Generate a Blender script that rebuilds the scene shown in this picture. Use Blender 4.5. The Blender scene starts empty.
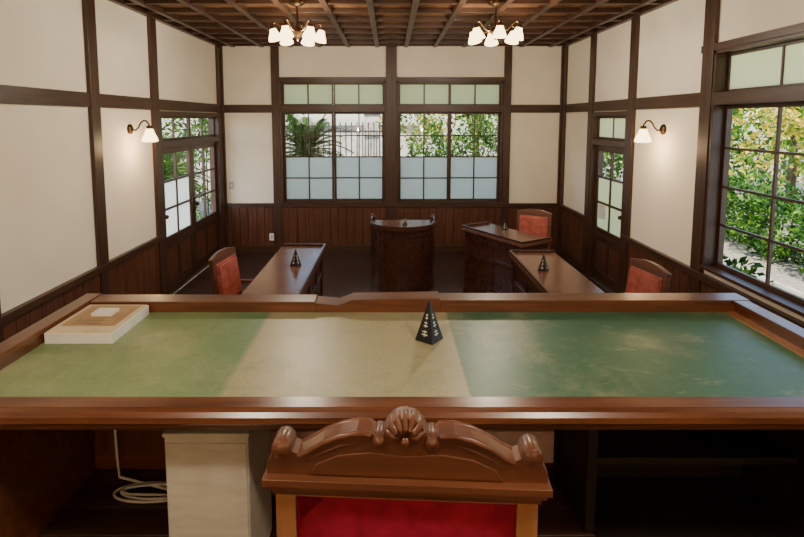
import bpy, bmesh, math, random
import numpy as np
from mathutils import Vector, Matrix
random.seed(4); RNG=np.random.default_rng(7)
scene=bpy.context.scene
def lin(c):
    c=c/255.0
    return c/12.92 if c<=0.04045 else ((c+0.055)/1.055)**2.4
def col(r,g,b): return (lin(r),lin(g),lin(b),1)

# ---------------------------------------------------------------- materials
def newmat(name):
    m=bpy.data.materials.new(name); m.use_nodes=True
    nt=m.node_tree; nt.nodes.clear()
    return m,nt,nt.nodes.new('ShaderNodeOutputMaterial')
def noise_mat(name,c1,c2,rough=0.5,scale=(3,3,3),nscale=3,detail=6,bump=0.0,lo=0.3,hi=0.7,spec=0.5,coat=0.0):
    m,nt,out=newmat(name); N=nt.nodes; L=nt.links
    b=N.new('ShaderNodeBsdfPrincipled'); tc=N.new('ShaderNodeTexCoord'); mp=N.new('ShaderNodeMapping')
    mp.inputs['Scale'].default_value=scale
    nz=N.new('ShaderNodeTexNoise'); nz.inputs['Scale'].default_value=nscale; nz.inputs['Detail'].default_value=detail
    cr=N.new('ShaderNodeValToRGB'); cr.color_ramp.elements[0].position=lo; cr.color_ramp.elements[1].position=hi
    cr.color_ramp.elements[0].color=c1; cr.color_ramp.elements[1].color=c2
    L.new(tc.outputs['Object'],mp.inputs[0]); L.new(mp.outputs[0],nz.inputs['Vector']); L.new(nz.outputs['Fac'],cr.inputs[0])
    L.new(cr.outputs[0],b.inputs['Base Color']); b.inputs['Roughness'].default_value=rough
    b.inputs['Specular IOR Level'].default_value=spec; b.inputs['Coat Weight'].default_value=coat; b.inputs['Coat Roughness'].default_value=0.2
    if bump:
        bp=N.new('ShaderNodeBump'); bp.inputs['Strength'].default_value=bump; bp.inputs['Distance'].default_value=0.01
        L.new(nz.outputs['Fac'],bp.inputs['Height']); L.new(bp.outputs[0],b.inputs['Normal'])
    L.new(b.outputs[0],out.inputs[0]); return m
def wood(name,c1,c2,rough=0.35,axis='Z',coat=0.0,bump=0.05):
    s={'X':(1.2,16,16),'Y':(16,1.2,16),'Z':(16,16,1.2)}[axis]
    return noise_mat(name,c1,c2,rough,s,2.0,7,bump,0.25,0.75,0.5,coat)
plaster=noise_mat('plaster',col(240,229,208),col(249,240,222),0.85,(1,1,1),1.5,4,0.02)
postZ=wood('dark_wood_vertical',col(50,32,22),col(82,54,37),0.4,'Z')
postX=wood('dark_wood_x',col(50,32,22),col(82,54,37),0.4,'X')
postY=wood('dark_wood_y',col(50,32,22),col(82,54,37),0.4,'Y')
board=wood('wainscot_wood',col(70,40,27),col(110,67,45),0.38,'Z')
ceilw=wood('ceiling_wood',col(112,76,48),col(154,108,68),0.5,'Y')
floorw=wood('floor_wood',col(48,33,30),col(80,57,50),0.24,'X')
platw=wood('platform_wood',col(60,40,32),col(88,62,50),0.4,'X')
deskw=wood('bench_wood_x',col(78,42,25),col(122,72,43),0.28,'X',0.3)
deskwY=wood('bench_wood_y',col(78,42,25),col(122,72,43),0.28,'Y',0.3)
darkfurn=wood('court_table_wood',col(52,29,21),col(80,47,33),0.24,'Y',0.3,0.02)
tabtop=wood('court_table_top_wood',col(82,52,40),col(128,86,64),0.2,'Y',0.4)
chairw=wood('chair_wood',col(76,42,27),col(112,67,43),0.34,'X',0.15)
chairlight=wood('chair_stile_wood',col(136,90,56),col(174,122,80),0.35,'Z',0.2)
darkcab=wood('cabinet_wood',col(26,18,14),col(40,28,21),0.6,'Z')
velvet=noise_mat('red_velvet',col(118,12,42),col(152,28,56),0.85,(4,4,4),6,6,0.1,spec=0.2)
leather=noise_mat('red_leather',col(142,62,52),col(178,94,78),0.4,(3,3,3),6,5,0.1)
brass=noise_mat('aged_brass',col(60,46,30),col(96,72,44),0.35,(4,4,4),8,3); 
brass.node_tree.nodes['Principled BSDF'].inputs['Metallic'].default_value=0.8
blackm=noise_mat('black_lacquer',col(10,10,12),col(22,22,24),0.35)
whitep=noise_mat('white_paint',col(225,222,214),col(240,238,230),0.5)
cream=noise_mat('box_card',col(206,186,146),col(222,204,166),0.7,(3,3,3),5,4)
paper=noise_mat('paper',col(160,128,90),col(184,152,112),0.7,(3,3,3),4,4)
ink=noise_mat('printed_ink',col(60,50,44),col(80,70,60),0.7)
greyb=noise_mat('grey_board',col(186,180,164),col(204,198,182),0.7,(2,2,8),5,5)
pinkb=noise_mat('pale_board',col(205,168,152),col(220,186,168),0.7,(2,2,8),5,5)
gravel=noise_mat('gravel',col(120,114,104),col(176,168,152),0.9,(1,1,1),14,8,0.3)
pathm=noise_mat('path_paving',col(170,166,158),col(208,204,196),0.85,(1,1,1),6,8,0.2)
stone=noise_mat('stone',col(150,148,140),col(200,196,186),0.85,(1,1,1),5,8,0.2)
bark=noise_mat('bark',col(60,46,36),col(104,84,66),0.9,(6,6,1),4,8,0.4)
ironm=noise_mat('iron',col(24,26,28),col(40,42,44),0.5)
roofm=noise_mat('roof_tile',col(70,70,72),col(96,96,98),0.7)
def leafmat(name,a,b):
    m,nt,out=newmat(name); N=nt.nodes; L=nt.links
    tc=N.new('ShaderNodeTexCoord'); nz=N.new('ShaderNodeTexNoise'); nz.inputs['Scale'].default_value=2.5; nz.inputs['Detail'].default_value=5
    cr=N.new('ShaderNodeValToRGB'); cr.color_ramp.elements[0].position=.35; cr.color_ramp.elements[1].position=.65
    cr.color_ramp.elements[0].color=a; cr.color_ramp.elements[1].color=b
    d=N.new('ShaderNodeBsdfPrincipled'); d.inputs['Roughness'].default_value=0.6; d.inputs['Specular IOR Level'].default_value=0.2
    t=N.new('ShaderNodeBsdfTranslucent'); mx=N.new('ShaderNodeMixShader'); mx.inputs[0].default_value=0.4
    L.new(tc.outputs['Object'],nz.inputs['Vector']); L.new(nz.outputs['Fac'],cr.inputs[0])
    L.new(cr.outputs[0],d.inputs['Base Color']); L.new(cr.outputs[0],t.inputs['Color'])
    L.new(d.outputs[0],mx.inputs[1]); L.new(t.outputs[0],mx.inputs[2]); L.new(mx.outputs[0],out.inputs[0]); return m
leafdark=leafmat('leaf_dark',col(20,54,20),col(54,100,34))
leafmid=leafmat('leaf_green',col(60,112,26),col(118,160,40))
leafyel=leafmat('leaf_yellow',col(190,176,46),col(242,214,84))
def emis(name,c,s):
    m,nt,out=newmat(name); e=nt.nodes.new('ShaderNodeEmission'); e.inputs[0].default_value=c; e.inputs[1].default_value=s
    nt.links.new(e.outputs[0],out.inputs[0]); return m
shade=emis('lit_milk_glass',(1,.70,.34,1),7.5)
def glassmat():
    m,nt,out=newmat('clear_glass'); N=nt.nodes;L=nt.links
    t=N.new('ShaderNodeBsdfTransparent'); t.inputs[0].default_value=(.97,.98,.98,1)
    g=N.new('ShaderNodeBsdfGlossy'); g.inputs['Roughness'].default_value=.03
    mx=N.new('ShaderNodeMixShader'); mx.inputs[0].default_value=.04
    L.new(t.outputs[0],mx.inputs[1]);L.new(g.outputs[0],mx.inputs[2]);L.new(mx.outputs[0],out.inputs[0]);return m
glass=glassmat()
def frostmat(name,c):
    m,nt,out=newmat(name); N=nt.nodes;L=nt.links
    t=N.new('ShaderNodeBsdfTranslucent'); t.inputs[0].default_value=c
    d=N.new('ShaderNodeBsdfPrincipled'); d.inputs['Base Color'].default_value=(c[0]*.8,c[1]*.82,c[2]*.82,1); d.inputs['Roughness'].default_value=.3
    mx=N.new('ShaderNodeMixShader'); mx.inputs[0].default_value=.2
    L.new(t.outputs[0],mx.inputs[1]);L.new(d.outputs[0],mx.inputs[2]);L.new(mx.outputs[0],out.inputs[0]);return m
frost=frostmat('frosted_glass',(.90,.94,.86,1)); frostg=frostmat('frosted_glass_green',(.95,.95,.66,1))
def feltmat():
    m,nt,out=newmat('worn_green_felt'); N=nt.nodes;L=nt.links
    def noise(sc,det=8,ro=.6,scale=None):
        n=N.new('ShaderNodeTexNoise'); n.inputs['Scale'].default_value=sc; n.inputs['Detail'].default_value=det; n.inputs['Roughness'].default_value=ro
        if scale:
            mp=N.new('ShaderNodeMapping'); mp.inputs['Scale'].default_value=scale; L.new(tc.outputs['Object'],mp.inputs[0]); L.new(mp.outputs[0],n.inputs['Vector'])
        else: L.new(tc.outputs['Object'],n.inputs['Vector'])
        return n
    def ramp(src,p0,c0,p1,c1):
        r=N.new('ShaderNodeValToRGB'); r.color_ramp.elements[0].position=p0; r.color_ramp.elements[0].color=c0; r.color_ramp.elements[1].position=p1; r.color_ramp.elements[1].color=c1
        L.new(src,r.inputs[0]); return r
    def mix(fac,a,bv,mode='MIX'):
        x=N.new('ShaderNodeMix'); x.data_type='RGBA'; x.blend_type=mode
        if isinstance(fac,(int,float)): x.inputs['Factor'].default_value=fac
        else: L.new(fac,x.inputs['Factor'])
        L.new(a,x.inputs['A'])
        if isinstance(bv,tuple): x.inputs['B'].default_value=bv
        else: L.new(bv,x.inputs['B'])
        return x.outputs['Result']
    tc=N.new('ShaderNodeTexCoord'); sx=N.new('ShaderNodeSeparateXYZ'); L.new(tc.outputs['Object'],sx.inputs[0])
    n0=noise(30,6)
    ma=N.new('ShaderNodeMath'); ma.operation='MULTIPLY_ADD'; ma.inputs[1].default_value=.02; L.new(n0.outputs['Fac'],ma.inputs[0]); L.new(sx.outputs['X'],ma.inputs[2])
    mr=N.new('ShaderNodeMapRange'); mr.inputs['From Min'].default_value=-1.6; mr.inputs['From Max'].default_value=1.8; L.new(ma.outputs[0],mr.inputs['Value'])
    cr=N.new('ShaderNodeValToRGB'); L.new(mr.outputs[0],cr.inputs[0])
    f=lambda x:(x+.01+1.6)/3.4
    e=cr.color_ramp.elements
    e[0].position=0;e[0].color=col(130,150,102); e[1].position=1;e[1].color=col(88,120,78)
    for p,c in((f(-.9),col(136,156,106)),(f(-.577),col(104,142,98)),(f(-.569),col(168,164,124)),(f(.266),col(176,170,132)),(f(.274),col(68,114,86)),(f(1.3),col(66,110,80))):
        k=e.new(p);k.color=c
    c=cr.outputs[0]
    W=(1,1,1,1)
    n1=noise(2.0,10,.72); c=mix(ramp(n1.outputs['Fac'],.52,(0,0,0,1),.68,(.42,.42,.42,1)).outputs[0],c,col(184,176,138))
    n3=noise(5.5,10,.8,(1,2.2,1)); c=mix(ramp(n3.outputs['Fac'],.57,(0,0,0,1),.66,(.3,.3,.3,1)).outputs[0],c,col(196,188,152))
    n4=noise(3.3,8,.7); c=mix(1.0,c,ramp(n4.outputs['Fac'],.32,(.76,.80,.76,1),.5,W).outputs[0],'MULTIPLY')
    n2=noise(90,5); c=mix(1.0,c,ramp(n2.outputs['Fac'],.3,(.84,.84,.84,1),.6,W).outputs[0],'MULTIPLY')
    b=N.new('ShaderNodeBsdfPrincipled'); b.inputs['Roughness'].default_value=.38; b.inputs['Specular IOR Level'].default_value=.45
    L.new(c,b.inputs['Base Color']); L.new(b.outputs[0],out.inputs[0]); return m
felt=feltmat()

# ---------------------------------------------------------------- mesh builder
class B:
    def __init__(s,M=None): s.v=[];s.f=[];s.m=[];s.sm=[];s.mats=[];s.M=M or (lambda p:p)
    def mi(s,mat):
        if mat not in s.mats: s.mats.append(mat)
        return s.mats.index(mat)
    def add(s,vs,fs,mat,smooth=False,T=None):
        o=len(s.v)
        for p in vs:
            p=Vector(p)
            if T is not None: p=T@p
            s.v.append(tuple(s.M(p)))
        k=s.mi(mat)
        for f in fs: s.f.append([i+o for i in f]);s.m.append(k);s.sm.append(smooth)
    def box(s,x0,x1,y0,y1,z0,z1,mat,T=None):
        vs=[(x,y,z) for x in(x0,x1) for y in(y0,y1) for z in(z0,z1)]
        s.add(vs,[(0,1,3,2),(4,6,7,5),(0,4,5,1),(2,3,7,6),(0,2,6,4),(1,5,7,3)],mat,False,T)
    def lathe(s,prof,mat,T=None,n=20,cap=True):
        vs=[];fs=[]
        for r,z in prof:
            for i in range(n):
                a=2*math.pi*i/n; vs.append((r*math.cos(a),r*math.sin(a),z))
        for j in range(len(prof)-1):
            for i in range(n):
                fs.append((j*n+i,j*n+(i+1)%n,(j+1)*n+(i+1)%n,(j+1)*n+i))
        if cap: fs.append(tuple(range(n))); fs.append(tuple((len(prof)-1)*n+i for i in range(n)))
        s.add(vs,fs,mat,True,T)
    def ball(s,c,r,mat,n=12,sc=(1,1,1)):
        pr=[(max(1e-4,r*math.sin(math.pi*k/8)),-r*math.cos(math.pi*k/8)) for k in range(9)]
        s.lathe(pr,mat,Matrix.Translation(c)@Matrix.Diagonal((*sc,1)),n)
    def tube(s,pts,r,mat,n=8):
        pts=[Vector(p) for p in pts]; vs=[];fs=[]
        for i,p in enumerate(pts):
            t=(pts[min(i+1,len(pts)-1)]-pts[max(i-1,0)]).normalized()
            up=Vector((0,0,1)) if abs(t.z)<.9 else Vector((1,0,0))
            a=t.cross(up).normalized(); b=a.cross(t)
            rr=r[i] if isinstance(r,(list,tuple)) else r
            for k in range(n):
                g=2*math.pi*k/n; vs.append(p+a*rr*math.cos(g)+b*rr*math.sin(g))
        for i in range(len(pts)-1):
            for k in range(n): fs.append((i*n+k,i*n+(k+1)%n,(i+1)*n+(k+1)%n,(i+1)*n+k))
        fs.append(tuple(range(n)));fs.append(tuple((len(pts)-1)*n+k for k in range(n)))
        s.add(vs,fs,mat,True)
    def prism(s,poly,y0,y1,mat,T=None):  # poly in XZ, extruded along Y
        n=len(poly); vs=[(x,y0,z) for x,z in poly]+[(x,y1,z) for x,z in poly]
        fs=[tuple(range(n)),tuple(range(2*n-1,n-1,-1))]+[(i,(i+1)%n,n+(i+1)%n,n+i) for i in range(n)]
        s.add(vs,fs,mat,False,T)
    def build(s,name,loc=(0,0,0),rz=0,bevel=0.0,seg=2):
        me=bpy.data.meshes.new(name); me.from_pydata(s.v,[],s.f)
        for m in s.mats: me.materials.append(m)
        me.polygons.foreach_set('material_index',s.m); me.polygons.foreach_set('use_smooth',s.sm)
        bm=bmesh.new(); bm.from_mesh(me); bmesh.ops.recalc_face_normals(bm,faces=bm.faces); bm.to_mesh(me); bm.free()
        o=bpy.data.objects.new(name,me); scene.collection.objects.link(o); o.location=loc; o.rotation_euler=(0,0,rz)
        if bevel:
            b=o.modifiers.new('bevel','BEVEL'); b.width=bevel; b.segments=seg; b.limit_method='ANGLE'; b.angle_limit=math.radians(50)
        return o

# ---------------------------------------------------------------- room
XL,XR,YB,YF,ZC=-2.56,2.62,7.60,-2.2,3.19
WT=.12
ML=lambda p:Vector((XL-p.y,p.x,p.z))
MR=lambda p:Vector((XR+p.y,p.x,p.z))
MB=lambda p:Vector((p.x,YB+p.y,p.z))
MF=lambda p:Vector((p.x,YF-p.y,p.z))
def wall(name,M,a0,a1,ops):
    b=B(M); A=sorted(set([a0,a1]+[o[0] for o in ops]+[o[1] for o in ops]))
    for i in range(len(A)-1):
        c=(A[i]+A[i+1])/2; z=0.0
        for o in sorted([o for o in ops if o[0]<c<o[1]],key=lambda o:o[2]):
            if o[2]>z: b.box(A[i],A[i+1],0,WT,z,o[2],plaster)
            z=o[3]
        if z<ZC: b.box(A[i],A[i+1],0,WT,z,ZC,plaster)
    return b.build(name)
LD=(5.53,7.44,0,2.15); RDo=(5.49,6.44,0,2.15); RW=(1.78,4.06,.83,2.60)
BW1=(-1.65,-.065,.78,2.63); BW2=(.105,1.705,.78,2.63)
wall('wall_left',ML,YF,YB+WT,[LD]); wall('wall_right',MR,YF,YB+WT,[RDo,RW])
wall('wall_back',MB,XL,XR,[BW1,BW2]); wall('wall_front',MF,XL,XR,[])
b=B(); y=YF; 
while y<YB:
    b.box(XL,XR,y+.001,min(y+.138,YB),-.04,0,floorw); y+=.14
b.box(XL,XR,YF,YB,-.08,-.04,floorw); b.build('floor')
b=B(); b.box(XL-WT,XR+WT,YF-WT,YB+WT,ZC,ZC+.06,ceilw)
x=XL+.22
while x<XR: b.box(x-.03,x+.03,YF,YB,ZC-.06,ZC,postY); x+=.43
y=YB-.35
while y>YF: b.box(XL,XR,y-.028,y+.028,ZC-.05,ZC,postX); y-=.40
b.box(XL,XR,YB-.06,YB,ZC-.045,ZC,postX); b.box(XL,XL+.06,YF,YB,ZC-.06,ZC,postY); b.box(XR-.06,XR,YF,YB,ZC-.06,ZC,postY)
b.build('ceiling',bevel=.003)
b=B(); b.box(XL-1.1,XR+1.1,YF-1.1,YB+1.1,ZC+.08,ZC+.2,roofm); b.build('roof_sun_block')  # unseen roof slab, eaves added to keep sun out of the left door
def spans(a0,a1,ops,z):
    cur=a0;out=[]
    for o in sorted(ops):
        if o[2]<=z<o[3]:
            if o[0]>cur: out.append((cur,o[0]))
            cur=o[1]
    if cur<a1: out.append((cur,a1))
    return out
def trims(n,side,M,a0,a1,posts,ops,wood_h,headrails=()):
    b=B(M)
    for (c,w) in posts:
        b.box(c-w/2,c+w/2,-.035,0.0,0,ZC-.05,postZ)
    for s0,s1 in spans(a0,a1,ops,2.24): b.box(s0,s1,-.028,0,2.16,2.28,wood_h)
    for h in headrails: b.box(h[0],h[1],-.03,0,h[2],h[3],wood_h)
    for s0,s1 in spans(a0,a1,ops,.3):
        b.box(s0,s1,-.006,0,.0,.76,postZ)
        k=max(1,round((s1-s0)/.125)); w=(s1-s0)/k
        for i in range(k): b.box(s0+i*w+.003,s0+(i+1)*w-.003,-.018,-.006,.08,.74,board)
        b.box(s0,s1,-.045,0,.72,.78,wood_h)
    b.build('trim_%d'%n,bevel=.003)
    b=B(M)
    for s0,s1 in spans(a0,a1,ops,.3): b.box(s0,s1,-.03,-.02,0,.12,wood_h)
    b.build('baseboard_'+side,bevel=.003)
trims(1,'left',ML,YF,YB,[(7.52,.15),(5.45,.14),(4.33,.13),(3.08,.13),(1.9,.13),(.7,.13),(-.5,.13),(-1.7,.13)],[(5.53,7.44,0,2.15)],postY)
trims(2,'right',MR,YF,YB,[(7.53,.12),(6.51,.13),(5.42,.13),(4.14,.14),(1.70,.14),(.6,.13),(-.5,.13),(-1.7,.13)],[RDo,RW],postY,[(1.6,4.24,2.60,2.66)])
trims(3,'back',MB,XL,XR,[(XL+.03,.06),(-1.72,.12),(.02,.16),(1.765,.11),(XR-.03,.06)],[BW1,BW2],postX,[(-1.7,1.76,2.63,2.69)])
trims(4,'front',MF,XL,XR,[(-1.5,.13),(0,.13),(1.5,.13)],[],postX)

def pane_grid(b,a0,a1,z0,z1,cols,rows,d,fr,hm,th=.018,sash=.032,depth=.03):
    b.box(a0,a0+sash,d,d+depth,z0,z1,postZ); b.box(a1-sash,a1,d,d+depth,z0,z1,postZ)
    b.box(a0+sash,a1-sash,d,d+depth,z0,z0+sash,hm); b.box(a0+sash,a1-sash,d,d+depth,z1-sash,z1,hm)
    A0,A1,Z0,Z1=a0+sash,a1-sash,z0+sash,z1-sash; cw=(A1-A0)/cols; rh=(Z1-Z0)/rows
    for i in range(1,cols): b.box(A0+i*cw-th/2,A0+i*cw+th/2,d+.003,d+depth-.003,Z0,Z1,postZ)
    for j in range(1,rows): b.box(A0,A1,d+.005,d+depth-.005,Z0+j*rh-th/2,Z0+j*rh+th/2,hm)
    for j in range(rows):
        g=fr(j); g=glass if not g else (frost if g is True else g)
        b.box(A0,A1,d+depth/2-.002,d+depth/2+.002,Z0+j*rh+(0 if j==0 else th/2),Z0+(j+1)*rh-(0 if j==rows-1 else th/2),g)
def window(n,M,o,ztr,sashes,colsper,rows,frosted,hm):
    a0,a1,z0,z1=o; b=B(M); f=.025
    b.box(a0,a0+f,-.03,WT+.01,z0,z1,postZ); b.box(a1-f,a1,-.03,WT+.01,z0,z1,postZ)
    b.box(a0,a1,-.05,WT+.03,z0,z0+f,hm); b.box(a0,a1,-.03,WT+.01,z1-f,z1,hm)
    b.box(a0+f,a1-f,-.03,WT+.01,ztr-.05,ztr+.05,hm)
    w=(a1-a0-2*f)/sashes
    for k in range(sashes):
        s0=a0+f+k*w
        pane_grid(b,s0,s0+w,z0+f,ztr-.05,colsper,rows,.03+.032*(k%2),frosted,hm)
        pane_grid(b,s0,s0+w,ztr+.05,z1-f,colsper,1,.03+.032*(k%2),lambda j:frostg,hm,sash=.022)
    b.build('window_%d'%n,bevel=.002,seg=1)
window(1,MB,BW1,2.22,2,2,4,lambda j:j<2,postX); window(2,MB,BW2,2.22,2,2,4,lambda j:j<2,postX)
window(3,MR,RW,2.22,2,2,4,lambda j:False,postY)
def door(n,M,a0,a1,leaves,hm):
    b=B(M); f=.04
    b.box(a0,a0+f,-.03,WT,0,2.15,postZ); b.box(a1-f,a1,-.03,WT,0,2.15,postZ)
    b.box(a0+f,a1-f,-.03,WT,2.10,2.15,hm); b.box(a0+f,a1-f,-.03,WT,1.74,1.81,hm); b.box(a0+f,a1-f,0,WT,0,.02,hm)
    w=(a1-a0-2*f)/leaves
    for k in range(leaves):
        s0=a0+f+k*w; fr=(lambda j:j<2) if k==0 else (lambda j:False)
        if n==2: fr=lambda j:(j<2) and frostg
        pane_grid(b,s0,s0+w,1.81,2.10,2,1,.03,(lambda j:frostg if n==2 else False),hm,sash=.03)
        s0+=.004; s1=s0+w-.008
        pane_grid(b,s0,s1,.62,1.735,2,3,.02,fr,hm,sash=.075,depth=.04,th=.025)
        b.box(s0,s0+.075,.02,.06,.03,.62,postZ); b.box(s1-.075,s1,.02,.06,.03,.62,postZ)
        b.box(s0+.075,s1-.075,.02,.06,.03,.16,hm); b.box(s0+.075,s1-.075,.02,.06,.54,.62,hm)
        m=(s0+s1)/2; b.box(m-.025,m+.025,.02,.06,.16,.54,postZ)
        b.box(s0+.075,s1-.075,.035,.05,.16,.54,board)
        b.ball((s0+.04,-.02,.95),.025,brass); b.box(s0+.02,s0+.06,.01,.02,.85,1.05,brass)
    if n==2: b.box(a1-.38,a1-.17,.026,.03,.82,1.0,whitep)
    b.build('door_%d'%n,bevel=.002,seg=1)
door(1,ML,5.53,7.44,2,postY); door(2,MR,5.49,6.44,1,postY)

b=B(); b.box(XL+.05,XR-.05,YF+.04,2.62,0.0,.33,board)
y=YF+.04
while y<2.62: b.box(XL+.05,XR-.05,y+.001,min(y+.148,2.64),.33,.36,platw); y+=.15
PZ=.36; b.build('judges_platform',bevel=.002,seg=1)

# ---------------------------------------------------------------- judge bench
b=B(); DX0,DX1,DY0,DY1,DZ=-1.50,1.72,1.50,2.42,1.13
b.box(DX0,DX1,DY0+.03,DY1,DZ-.045,DZ-.006,deskw)
b.box(DX0+.06,DX1-.06,1.585,2.33,DZ-.006,DZ,felt)
b.box(DX0,DX1,DY0+.02,1.585,DZ-.012,DZ+.004,deskw)
prof=[(.03,.004),(.0,.0),(-.012,-.012),(-.014,-.03),(-.004,-.042),(.006,-.046),(.006,-.056),(.02,-.062),(.03,-.078),(.05,-.082),(.06,-.004)]
vs=[];n=len(prof)
for xx in(DX0-.02,DX1+.02):
    for (py,pz) in prof: vs.append((xx,DY0+py,DZ+pz))
b.add(vs,[tuple(range(n)),tuple(range(2*n-1,n-1,-1))]+[(i,(i+1)%n,n+(i+1)%n,n+i) for i in range(n)],deskw)
for x0,x1 in((DX0,DX0+.06),(DX1-.06,DX1)):
    b.box(x0,x1,DY0+.04,DY1,DZ-.006,DZ+.045,deskwY); b.box(x0-.015,x1+.0,DY0+.04,DY1+.01,DZ+.045,DZ+.058,deskwY)
b.box(DX1-.11,DX1-.06,1.585,2.33,DZ-.004,DZ+.003,chairlight)
b.box(DX0,-.36,2.33,DY1,DZ-.006,DZ+.040,deskw); b.box(DX0-.01,-.36,2.325,DY1+.01,DZ+.04,DZ+.052,deskw)
b.prism([(-.36,DZ-.006),(-.36,DZ+.045),(-.25,DZ+.035),(-.18,DZ+.062),(.24,DZ+.068),(.24,DZ-.006)],2.325,DY1+.01,deskw)
b.box(.24,DX1,2.33,DY1,DZ-.006,DZ+.048,deskw); b.box(.24,DX1+.01,2.325,DY1+.01,DZ+.048,DZ+.06,deskw)
b.box(DX0+.04,DX1-.04,2.28,2.33,PZ,DZ-.045,deskw)
for i in range(6):
    x0=DX0+.06+i*.39; b.box(x0+.03,x0+.36,2.265,2.28,PZ+.1,DZ-.15,board)
b.box(DX0+.02,DX0+.07,1.62,2.28,PZ,DZ-.045,deskw); b.box(DX1-.07,DX1-.02,1.62,2.28,PZ,DZ-.045,darkcab)
b.box(DX0+.07,DX1-.07,1.60,1.62,DZ-.11,DZ-.045,deskw)
b.box(-.62,.78,2.24,2.262,PZ+.06,PZ+.22,pinkb)
b.box(.80,.84,1.9,2.24,PZ,DZ-.045,darkcab)
b.box(.84,DX1-.07,1.9,2.24,PZ+.30,PZ+.33,darkcab)
b.box(.84,DX1-.07,2.2,2.25,PZ,PZ+.60,darkcab)
b.box(.84,DX1-.07,1.7,2.2,PZ,PZ+.02,darkcab)
b.build('judge_bench',bevel=.004)
b=B(); b.box(-.78,-.49,1.63,1.93,PZ,PZ+.60,greyb); b.box(-.785,-.485,1.625,1.935,PZ+.60,PZ+.615,greyb); b.box(-.775,-.495,1.624,1.63,PZ+.02,PZ+.58,greyb)
b.build('storage_box',bevel=.004)
pts=[]
for k in range(70):
    t=k/69*2.6*2*math.pi; r=.14-.02*math.sin(t*.7); pts.append((-1.12+r*1.2*math.cos(t)+.0015*k,2.12+.05*math.sin(t)*(1+.2*math.sin(t*.31)),PZ+.006+.0012*k/8))
pts=[(-1.31,2.255,1.0),(-1.31,2.25,.7),(-1.30,2.24,.45),(-1.27,2.2,.38)]+pts+[(-.84,2.1,PZ+.006),(-.82,2.05,PZ+.006)]
b=B(); b.tube(pts,.006,whitep,6); b.build('power_cable')

b=B(); b.box(-1.425,-1.145,1.985,2.30,DZ+.001,DZ+.045,whitep); b.box(-1.42,-1.15,1.99,2.295,DZ+.045,DZ+.05,cream)
b.box(-1.40,-1.17,2.05,2.28,DZ+.05,DZ+.0515,paper)
for k in range(4): b.box(-1.365,-1.24-.01*(k%2),2.07+k*.016,2.073+k*.016,DZ+.0515,DZ+.052,ink)
b.box(-1.33,-1.24,2.15,2.22,DZ+.0515,DZ+.064,whitep)
b.build('document_box',bevel=.003)

def sign(loc,s=1.0,rz=0):
    b=B(); h=.16*s; w=.055*s
    P=[(w,0,0),(0,w,0),(-w,0,0),(0,-w,0)]
    b.add(P+[(0,0,h)],[(0,1,2,3)]+[(i,(i+1)%4,4) for i in range(4)],blackm)
    for i in range(4):
        a=Vector(P[i]);c=Vector(P[(i+1)%4]);t=Vector((0,0,h)); nrm=(c-a).cross(t-a).normalized()
        def q(u,v):
            base=a.lerp(c,.5)+(c-a)*(.5*u); return base*(1-v)+t*v+nrm*.0006
        def quad(u0,v0,u1,v1): b.add([q(u0,v0),q(u1,v0),q(u1,v1),q(u0,v1)],[(0,1,2,3)],whitep)
        for (v,uw) in((.16,.38),(.36,.34),(.54,.3)):
            quad(-uw,v,-uw*.2,v+.03);quad(uw*.1,v,uw,v+.03);quad(-uw,v+.07,uw*.8,v+.095);quad(-uw*.15,v-.03,uw*.1,v+.12)
    return b.build('pyramid_sign',loc=loc,rz=rz)
sign((.165,2.03,DZ+.001),1.1,math.radians(8))

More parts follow.
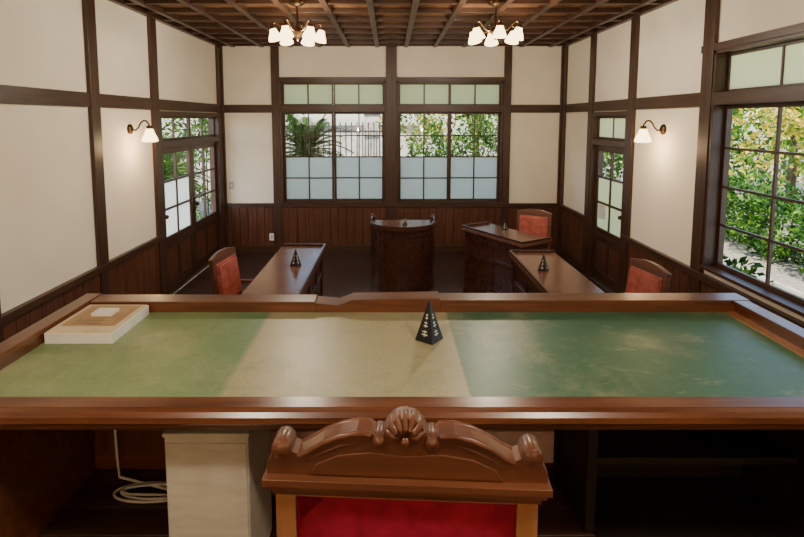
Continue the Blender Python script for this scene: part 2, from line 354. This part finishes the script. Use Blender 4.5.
# ---------------------------------------------------------------- judge chair
def judge_chair(loc,rz):
    b=B(); zc=.985
    half=[(.275,0),(.275,.028),(.266,.042),(.262,.062),(.247,.074),(.231,.068),(.224,.054),(.212,.048),(.192,.058),(.163,.077),(.13,.092),(.095,.100),(.066,.098),(.053,.088),(.043,.094),(.036,.108),(.02,.124),(0,.129)]
    poly=[(x,z+zc) for x,z in half]+[(-x,z+zc) for x,z in half[-2::-1]]
    b.prism(poly,-.022,.022,chairw)
    for sgn in(-1,1):
        for r,y,dz in((.006,-.022,-.004),(.006,.02,-.004)):
            b.tube([(sgn*x,y,z+zc+dz) for x,z in half[7:13]],r,chairw,8)
        b.tube([(sgn*x,-.021,z+zc-.024) for x,z in half[8:12]],[.001,.004,.004,.001],chairw,8)
        T=Matrix.Translation((sgn*.246,0,zc+.056))@Matrix.Rotation(math.pi/2,4,'X')
        b.lathe([(.001,-.034),(.008,-.034),(.009,-.029),(.017,-.029),(.020,-.025),(.020,.024),(.016,.027),(.001,.029)],chairw,T,18)
        T=Matrix.Translation((sgn*.052,0,zc+.080))@Matrix.Rotation(math.pi/2,4,'X')
        b.lathe([(.001,-.030),(.008,-.030),(.014,-.025),(.014,.025),(.001,.030)],chairw,T,14)
    for k in range(7):
        a=math.radians(-72+24*k); s=.85
        b.tube([(s*.010*math.sin(a),-.024,zc+.088+s*.010*math.cos(a)),(s*.028*math.sin(a),-.029,zc+.088+s*.028*math.cos(a)),(s*.042*math.sin(a),-.020,zc+.088+s*.044*math.cos(a)),(s*.044*math.sin(a),.01,zc+.088+s*.046*math.cos(a))],[.003,.0065,.0075,.005],chairw)
    b.ball((0,-.026,zc+.086),.010,chairw)
    rel=[(.19,.010),(.175,.030),(.13,.050),(.07,.058),(0,.052)]; rp=[(x,z+zc) for x,z in rel]+[(-x,z+zc) for x,z in rel[-2::-1]]
    b.prism(rp,-.025,-.018,chairw)
    b.box(-.281,.281,-.040,.034,zc-.010,zc+.005,chairw); b.box(-.273,.273,-.033,.03,zc-.022,zc-.010,chairw); b.box(-.264,.264,-.028,.026,zc-.034,zc-.022,chairw)
    zt=zc-.034
    for sgn in(-1,1):
        b.box(sgn*.238-.020,sgn*.238+.020,-.024,.024,.0,zt,chairlight)
        b.box(sgn*.238-.024,sgn*.238+.024,.40,.448,0,.38,chairw)
        b.box(sgn*.238-.012,sgn*.238+.012,.02,.42,.12,.15,chairw)
    b.box(-.218,.218,-.018,.018,zt-.010,zt,chairlight); b.box(-.218,.218,-.02,.02,.48,.53,chairw)
    b.box(-.218,.218,-.014,.03,.53,zt-.010,velvet)
    for side,y in((-1,-.014),(1,.03)):
        vs=[];fs=[];n=8
        for i in range(n+1):
            for j in range(n+1):
                u=i/n;v=j/n; vs.append((-.212+.424*u,y+side*.016*(math.sin(math.pi*u)*math.sin(math.pi*v))**.5,.535+(zt-.014-.535)*v))
        for i in range(n):
            for j in range(n): fs.append((i*(n+1)+j,(i+1)*(n+1)+j,(i+1)*(n+1)+j+1,i*(n+1)+j+1))
        b.add(vs,fs,velvet,True)
    b.box(-.262,.262,0.02,.45,.38,.44,chairw); b.box(-.215,.215,.025,.44,.44,.50,velvet)
    b.box(-.22,.22,.2,.225,.12,.15,chairw)
    return b.build('judge_chair',loc=loc,rz=rz,bevel=.003)
judge_chair((.031,.94,PZ),math.radians(-3))

# ---------------------------------------------------------------- court chairs
def court_chair(loc,rz):
    b=B()
    rake=Matrix.Translation((0,0,.44))@Matrix.Rotation(math.radians(8),4,'X')
    for s in(-1,1):
        b.box(s*.19-.018,s*.19+.018,-.02,.02,0,.46,chairw)
        b.box(s*.19-.018,s*.19+.018,-.018,.018,0,.50,chairw,rake)
        b.box(s*.2-.02,s*.2+.02,.38,.42,0,.44,chairw)
        b.box(s*.215-.014,s*.215+.014,-.02,.32,.62,.645,chairw); b.box(s*.215-.012,s*.215+.012,.27,.30,.44,.62,chairw)
        b.box(s*.195-.01,s*.195+.01,.02,.38,.18,.21,chairw)
    b.box(-.22,.22,0,.43,.39,.44,chairw)
    b.prism([(-.205,.44),(-.21,.50),(-.15,.515),(-.08,.53),(0,.535),(.08,.53),(.15,.515),(.21,.50),(.205,.44)],-.02,.02,chairw,rake)
    b.box(-.172,.172,-.024,.03,.1,.45,leather,rake); b.box(-.16,.16,.025,.045,.12,.43,leather,rake)
    b.box(-.172,.172,-.012,.012,.06,.1,chairw,rake)
    b.box(-.205,.205,.01,.42,.44,.49,leather); b.box(-.19,.19,.19,.21,.18,.2,chairw)
    return b.build('court_chair',loc=loc,rz=rz,bevel=.006)
court_chair((-1.34,4.10,0),math.radians(-98)); court_chair((1.93,3.74,0),math.radians(101)); court_chair((1.73,5.96,0),math.radians(150))

# ---------------------------------------------------------------- court tables
def court_table(name,loc,rz,L,W,H):
    b=B(); l=L/2;w=W/2
    b.box(-l,l,-w,w,H-.035,H,tabtop); b.box(-l+.015,l-.015,-w+.015,w-.015,H-.055,H-.035,darkfurn)
    b.box(-l,l,-w,-w+.02,H,H+.025,darkfurn); 
    b.box(l-.02,l,-w+.02,w,H,H+.025,darkfurn); b.box(-l,-l+.02,-w+.02,w,H,H+.025,darkfurn)
    def panel(T,wd):
        b.box(0,wd,0,.02,.02,H-.055,darkfurn,T)
        k=max(1,round(wd/.42)); s=wd/k
        for i in range(k+1): 
            x=min(max(i*s,.03),wd-.03); b.box(x-.03,x+.03,-.012,0,.02,H-.055,darkfurn,T)
        for z0,z1 in((.02,.13),(H-.13,H-.055),(.46,.51)): b.box(.0,wd,-.0115,0,z0,z1,darkfurn,T)
        b.box(-.012,wd+.012,-.02,.02,0,.07,darkfurn,T)
    panel(Matrix.Translation((-l+.04,-w+.04,0)),L-.08)
    panel(Matrix.Translation((l-.04,-w+.04,0))@Matrix.Rotation(math.pi/2,4,'Z'),W-.06)
    panel(Matrix.Translation((-l+.04,w-.02,0))@Matrix.Rotation(-math.pi/2,4,'Z'),W-.06)
    return b.build(name,loc=loc,rz=rz,bevel=.004)
court_table('court_table',(-.885,4.22,0),math.radians(90),1.66,.45,.76)
court_table('court_table',(1.39,4.05,0),math.radians(-90),1.5,.45,.76)
court_table('clerk_desk',(1.29,5.56,0),math.radians(-59),.98,.44,.78)
sign((-.84,4.35,.761),.95,.3); sign((1.32,4.20,.761),.95,.1); sign((1.34,5.74,.781),.7,.2)

def witness(loc):
    b=B(); rx,ry=.375,.32; H=.79
    path=[]; n=28
    path.append((-rx,.14))
    for i in range(n+1):
        a=math.pi*i/n; path.append((-rx*math.cos(a),-ry*math.sin(a)))
    path.append((rx,.14))
    def band(off,z0f,z1f,th,mat):
        k=len(path); vs=[]
        for i,(x,y) in enumerate(path):
            q=Vector((path[min(i+1,k-1)][0]-path[max(i-1,0)][0],path[min(i+1,k-1)][1]-path[max(i-1,0)][1])).normalized()
            nx,ny=q.y,-q.x
            t=abs(i/(k-1)*2-1)
            for o in(off,off-th):
                for z in(z0f(t),z1f(t)): vs.append((x+nx*o,y+ny*o,z))
        fs=[]
        for i in range(k-1):
            a=i*4;c=a+4
            fs+=[(a,a+1,c+1,c),(a+2,c+2,c+3,a+3),(a+1,a+3,c+3,c+1),(a,c,c+2,a+2)]
        fs+=[(0,2,3,1),((k-1)*4,(k-1)*4+1,(k-1)*4+3,(k-1)*4+2)]
        b.add(vs,fs,mat,False)
    c=lambda v:(lambda t:v)
    band(0,c(.02),c(H-.02),.02,darkfurn); band(.022,c(0),c(.10),.03,darkfurn); band(.014,c(.10),c(.12),.02,darkfurn)
    band(.01,c(H-.12),c(H-.05),.012,darkfurn)
    rim=lambda t:H+.010+.055*max(0,(t-.6)/.4)**1.6
    band(.03,c(H-.045),c(H-.0),.05,darkfurn); band(.022,c(H-.002),rim,.022,darkfurn)
    k=len(path)
    for i in range(3,k-1,6):
        x,y=path[i]; a=math.atan2(y,x); T=Matrix.Translation((x,y,0))@Matrix.Rotation(a+math.pi/2,4,'Z'); b.box(-.016,.016,-.012,.006,.1,H-.05,darkfurn,T)
    top=[(x*.99,y*.99) for x,y in path]
    m=len(top); vs=[(x,y,H-.02) for x,y in top]+[(x,y,H-.001) for x,y in top]
    b.add(vs,[tuple(range(m)),tuple(range(2*m-1,m-1,-1))]+[(i,(i+1)%m,m+(i+1)%m,m+i) for i in range(m)],tabtop)
    for s in(-1,1):
        T=Matrix.Translation((s*(rx+.01),.13,H+.058))@Matrix.Rotation(math.pi/2,4,'Y'); b.lathe([(.001,-.022),(.022,-.022),(.026,-.015),(.026,.015),(.022,.022),(.001,.022)],darkfurn,T,16)
        b.box(s*rx-.03,s*rx+.03,.11,.16,0,H+.045,darkfurn)
    return b.build('witness_stand',loc=loc)
witness((.16,6.11,0)); sign((.18,5.98,.791),.6,.1)

# ---------------------------------------------------------------- lamps
def shadeprof(): return [(.018,0),(.03,-.008),(.036,-.03),(.05,-.06),(.062,-.09),(.066,-.108),(.058,-.112),(.04,-.116),(.001,-.118)]
def point(name,loc,w,r=.05,parent=None,c=(1,.86,.68)):
    l=bpy.data.lights.new(name,'POINT'); l.energy=w; l.color=c; l.shadow_soft_size=r
    o=bpy.data.objects.new(name,l); scene.collection.objects.link(o); o.location=loc
    if parent: o.parent=parent; o.matrix_parent_inverse=Matrix.Identity(4)
def chandelier(x,y,w,rot=0):
    b=B(); Z=ZC
    b.lathe([(.001,0),(.065,0),(.065,-.05),(.075,-.065),(.05,-.085),(.012,-.095),(.01,-.10),(.01,-.28),(.025,-.29),(.04,-.31),(.045,-.33),(.03,-.36),(.012,-.38),(.015,-.395),(.001,-.41)],brass,Matrix.Translation((0,0,0)),18)
    for k in range(6):
        a=rot+2*math.pi*k/6; c,s=math.cos(a),math.sin(a)
        pr=[(.03,-.33),(.07,-.355),(.11,-.35),(.15,-.315),(.18,-.285),(.205,-.28),(.222,-.295),(.225,-.32)]
        b.tube([(r*c,r*s,z+.035) for r,z in pr],.008,brass,8)
        b.lathe([(.001,.0),(.02,0),(.026,-.012),(.026,-.03),(.02,-.032)],brass,Matrix.Translation((.225*c,.225*s,-.280)),14)
        T=Matrix.Translation((.225*c,.225*s,-.300))@Matrix.Rotation(.25,4,Vector((-s,c,0)))
        b.lathe(shadeprof(),shade,T,16)
        b.tube([(.09*c,.09*s,-.317),(.10*c,.10*s,-.285),(.075*c,.075*s,-.265),(.06*c,.06*s,-.28)],.005,brass,6)
    o=b.build('chandelier',loc=(x,y,Z))
    point('bulb_light',(0,0,-.50),w,.09,o)
chandelier(-.86,4.75,64,.2); chandelier(.98,4.75,64,.5); chandelier(-.86,.6,66); chandelier(.98,.6,66)
def sconce(M,a,z,w):
    b=B(M)
    T=Matrix.Translation((a,0,z))@Matrix.Rotation(math.pi/2,4,'X')
    b.lathe([(.001,0),(.05,0),(.05,.012),(.035,.022),(.015,.03),(.001,.032)],brass,T,18)
    pr=[(-.02,0),(-.06,-.01),(-.09,.02),(-.11,.06),(-.14,.085),(-.17,.08),(-.19,.05),(-.195,.03)]
    b.tube([(a,y,z+h) for y,h in pr],.008,brass,8)
    b.lathe([(.001,.0),(.024,0),(.03,-.012),(.03,-.03),(.02,-.034)],brass,Matrix.Translation((a,-.195,z+.035)),14)
    b.lathe([(r*1.15,h*1.15) for r,h in shadeprof()],shade,Matrix.Translation((a,-.195,z+.008)),18)
    b.build('wall_sconce')
    p=M(Vector((a,-.195,z-.18))); point('sconce_light',p,w,.05,None,(1,.66,.36))
sconce(ML,4.93,1.96,8); sconce(MR,4.80,1.96,8); sconce(MF,-1.1,1.9,30); sconce(MF,1.1,1.9,20)  # front-wall pair is unseen, added to throw light under the bench
b=B(MB); b.box(-2.46,-2.39,-.012,0,1.0,1.11,greyb); b.box(-2.435,-2.415,-.018,-.012,1.04,1.07,whitep); b.build('light_switch',bevel=.002)
b=B(MB); b.box(-1.86,-1.79,-.028,-.018,.20,.31,whitep); b.box(-1.835,-1.815,-.031,-.028,.23,.28,greyb); b.build('wall_outlet',bevel=.002)

# ---------------------------------------------------------------- garden
GZ=-.35
b=B(); b.box(-40,40,-20,50,GZ-.1,GZ,gravel); b.build('ground')
b=B(); b.box(4.6,5.5,-4,16,GZ,GZ+.02,pathm); b.box(4.5,4.6,-4,16,GZ,GZ+.08,stone); b.box(5.5,5.6,-4,16,GZ,GZ+.08,stone); b.build('garden_path')
def leafmass(name,blobs,n,size,mats,trunk=None):
    vol=np.array([q[3]*q[4]*q[5] for q in blobs]); vol=vol/vol.sum()
    ids=RNG.choice(len(blobs),n,p=vol); Q=np.array(blobs)[ids]
    d=RNG.normal(size=(n,3)); d/=np.linalg.norm(d,axis=1)[:,None]; r=RNG.uniform(.3,1,n)**.4
    r=r*(1+.15*np.sin(d[:,0]*7+d[:,2]*9+ids)+.1*np.sin(d[:,1]*13+ids*2))
    P=Q[:,:3]+d*r[:,None]*Q[:,3:6]
    u=RNG.normal(size=(n,3)); u/=np.linalg.norm(u,axis=1)[:,None]
    w=np.cross(u,RNG.normal(size=(n,3))); w/=np.linalg.norm(w,axis=1)[:,None]
    s=size*RNG.uniform(.6,1.3,n)[:,None]
    V=np.stack([P-u*s,P+w*s*.45,P+u*s,P-w*s*.45],1).reshape(-1,3); V[:,2]=np.maximum(V[:,2],GZ+.01)
    b=B(); b.v=[tuple(p) for p in V]; b.f=[(4*i,4*i+1,4*i+2,4*i+3) for i in range(n)]
    b.mats=list(mats); b.m=[int(k) for k in RNG.integers(0,len(mats),n)]; b.sm=[False]*n
    if trunk:
        for t in trunk: b.tube(t[0],t[1],bark,8)
    b.build(name)
def bl(x,y,z,a,bb=None,c=None): return (x,y,z,a,bb or a,c or a)
leafmass('garden_hedge',[bl(6.6,5.4,.25,.7,.9,.7),bl(6.6,6.9,.3,.7,.9,.7),bl(6.8,8.4,.25,.75,.9,.72),bl(6.9,9.9,.3,.75,.9,.72),bl(7.0,11.4,.3,.8,.9,.75)],15000,.05,[leafdark,leafmid,leafdark])
leafmass('garden_shrub',[bl(3.75,5.2,.05,.35,.45,.5),bl(3.8,6.4,.1,.4,.5,.5),bl(4.0,4.4,-.05,.4,.4,.4)],4200,.05,[leafdark,leafdark,leafmid])
tr=lambda x,y,h:[([(x,y,GZ),(x+.05,y+.05,h*.4),(x-.05,y,h*.75),(x+.05,y+.1,h)],[.11,.09,.07,.03]),([(x,y,h*.4),(x+.4,y+.3,h*.75),(x+.6,y+.6,h)],[.06,.04,.02]),([(x,y,h*.45),(x-.4,y-.2,h*.8),(x-.6,y-.5,h)],[.06,.04,.02])]
leafmass('garden_tree',[bl(7.4,7.0,2.5,.9,1.1,1.0),bl(8.8,8.2,2.2,1.1,1.2,1.0),bl(7.8,9.6,2.6,1.0,1.1,1.0),bl(9.6,10.5,2.2,1.2,1.2,1.1)],7500,.065,[leafyel,leafmid,leafyel],tr(7.6,7.6,3.2)+tr(8.8,9.4,3.2))
leafmass('garden_tree',[bl(10.5,13.5,2.0,2,2,1.9),bl(12,10,2.0,2,2,2.0),bl(8,15,1.8,2,1.6,1.8),bl(13,17,2,2.5,2.5,2.2)],9000,.11,[leafyel,leafdark,leafmid],tr(10.5,13.0,3.2))
leafmass('garden_hedge',[bl(.9,10.6,.8,.7,.7,1.15),bl(2.0,10.9,.9,.8,.7,1.3),bl(3.2,10.7,1.0,.8,.7,1.2),bl(4.4,11,1.0,.8,.8,1.2)],16000,.05,[leafdark,leafmid,leafdark])
leafmass('garden_tree',[bl(1.0,13,2.8,1.4,1.2,1.4),bl(3.2,13.2,3.0,1.5,1.3,1.5),bl(5.2,13.5,2.4,1.4,1.3,1.6)],11000,.07,[leafyel,leafmid,leafdark],tr(2.2,13,3.4))
leafmass('garden_tree',[bl(-3.8,15,3.2,1.6,1.3,1.6),bl(-5.6,12.5,2.2,1.5,1.4,2.0),bl(-7.5,10.5,1.6,1.4,1.8,2.0)],11000,.08,[leafdark,leafmid],tr(-3.8,15,3.4))
leafmass('garden_shrub',[bl(-4.6,9.2,.4,.7,.8,.8),bl(-5.2,11,.5,.9,.9,1.0),bl(-2.9,11.2,.5,.7,.6,.9)],8000,.05,[leafdark,leafmid])
def cycad(x,y,h):
    b=B(); b.tube([(0,0,GZ),(0,0,h*.5),(0,0,h)],[.16,.14,.15],bark,12)
    for k in range(44):
        a=2.4*k; el=math.radians(5+68*(k/44)); L=1.15
        pts=[]
        for i in range(13):
            t=i/12; r=L*t*math.cos(el); z=h+L*t*math.sin(el)-.75*t*t*L*math.cos(el); pts.append(Vector((r*math.cos(a),r*math.sin(a),z)))
        b.tube(pts,.01,leafmid,5)
        side=Vector((-math.sin(a),math.cos(a),0))
        for i in range(1,12):
            for g in(0,.5):
                p=pts[i].lerp(pts[min(i+1,12)],g); ln=.2*math.sin(math.pi*(i+g)/13)+.04; tg=(pts[i]-pts[i-1]).normalized()
                for s in(-1,1):
                    e=p+side*s*ln+tg*ln*.4-Vector((0,0,.03)); b.add([p-tg*.016,p+tg*.016,e],[(0,1,2)],leafdark)
    b.build('cycad_palm',loc=(x,y,0))
cycad(-1.6,9.5,1.4); cycad(-3.9,8.4,1.0)
b=B()
for i in range(34):
    x=-4.6+i*.14; b.box(x-.014,x+.014,12.49,12.51,GZ,1.95,ironm)
    b.lathe([(.022,0),(.001,.07)],ironm,Matrix.Translation((x,12.5,1.95)),6)
b.box(-4.6,.05,12.48,12.52,1.75,1.79,ironm); b.box(-4.6,.05,12.48,12.52,.0,.04,ironm)
b.build('iron_fence')
b=B(); b.box(-.65,-.25,12.6,13.0,GZ,2.2,stone); b.box(-.7,-.2,12.55,13.05,2.2,2.3,stone); b.prism([(-.66,2.3),(-.24,2.3),(-.45,2.45)],12.6,13.0,stone); b.build('gate_pillar',bevel=.01)
b=B(); b.box(-7,1.0,19,19.3,GZ,1.7,stone); b.box(-7.1,1.1,18.9,19.4,1.7,1.85,roofm); b.build('garden_wall')

# ---------------------------------------------------------------- light
sl=bpy.data.lights.new('sun','SUN'); sl.energy=15; sl.angle=.01; sl.color=(1,.92,.74)
so=bpy.data.objects.new('sun',sl); scene.collection.objects.link(so)
so.rotation_euler=Vector((.36,.6,-.9)).to_track_quat('-Z','Y').to_euler(); so.location=(0,0,12)
w=bpy.data.worlds.new('sky'); scene.world=w; w.use_nodes=True; nt=w.node_tree; nt.nodes.clear()
o=nt.nodes.new('ShaderNodeOutputWorld'); bg=nt.nodes.new('ShaderNodeBackground'); sk=nt.nodes.new('ShaderNodeTexSky')
sk.sky_type='NISHITA'; sk.sun_disc=False; sk.sun_elevation=math.radians(45); sk.sun_rotation=math.radians(220)
bg.inputs[1].default_value=.72
nt.links.new(sk.outputs[0],bg.inputs[0]); nt.links.new(bg.outputs[0],o.inputs[0])

# ---------------------------------------------------------------- camera
cd=bpy.data.cameras.new('camera'); cam=bpy.data.objects.new('camera',cd); scene.collection.objects.link(cam)
cd.sensor_width=36; cd.lens=36*500/804; cd.shift_x=12/804; cd.shift_y=-100.5/804; cd.clip_start=.02
cam.location=(0,0,2.05); cam.rotation_euler=(math.radians(90-5.48),0,0)
scene.camera=cam
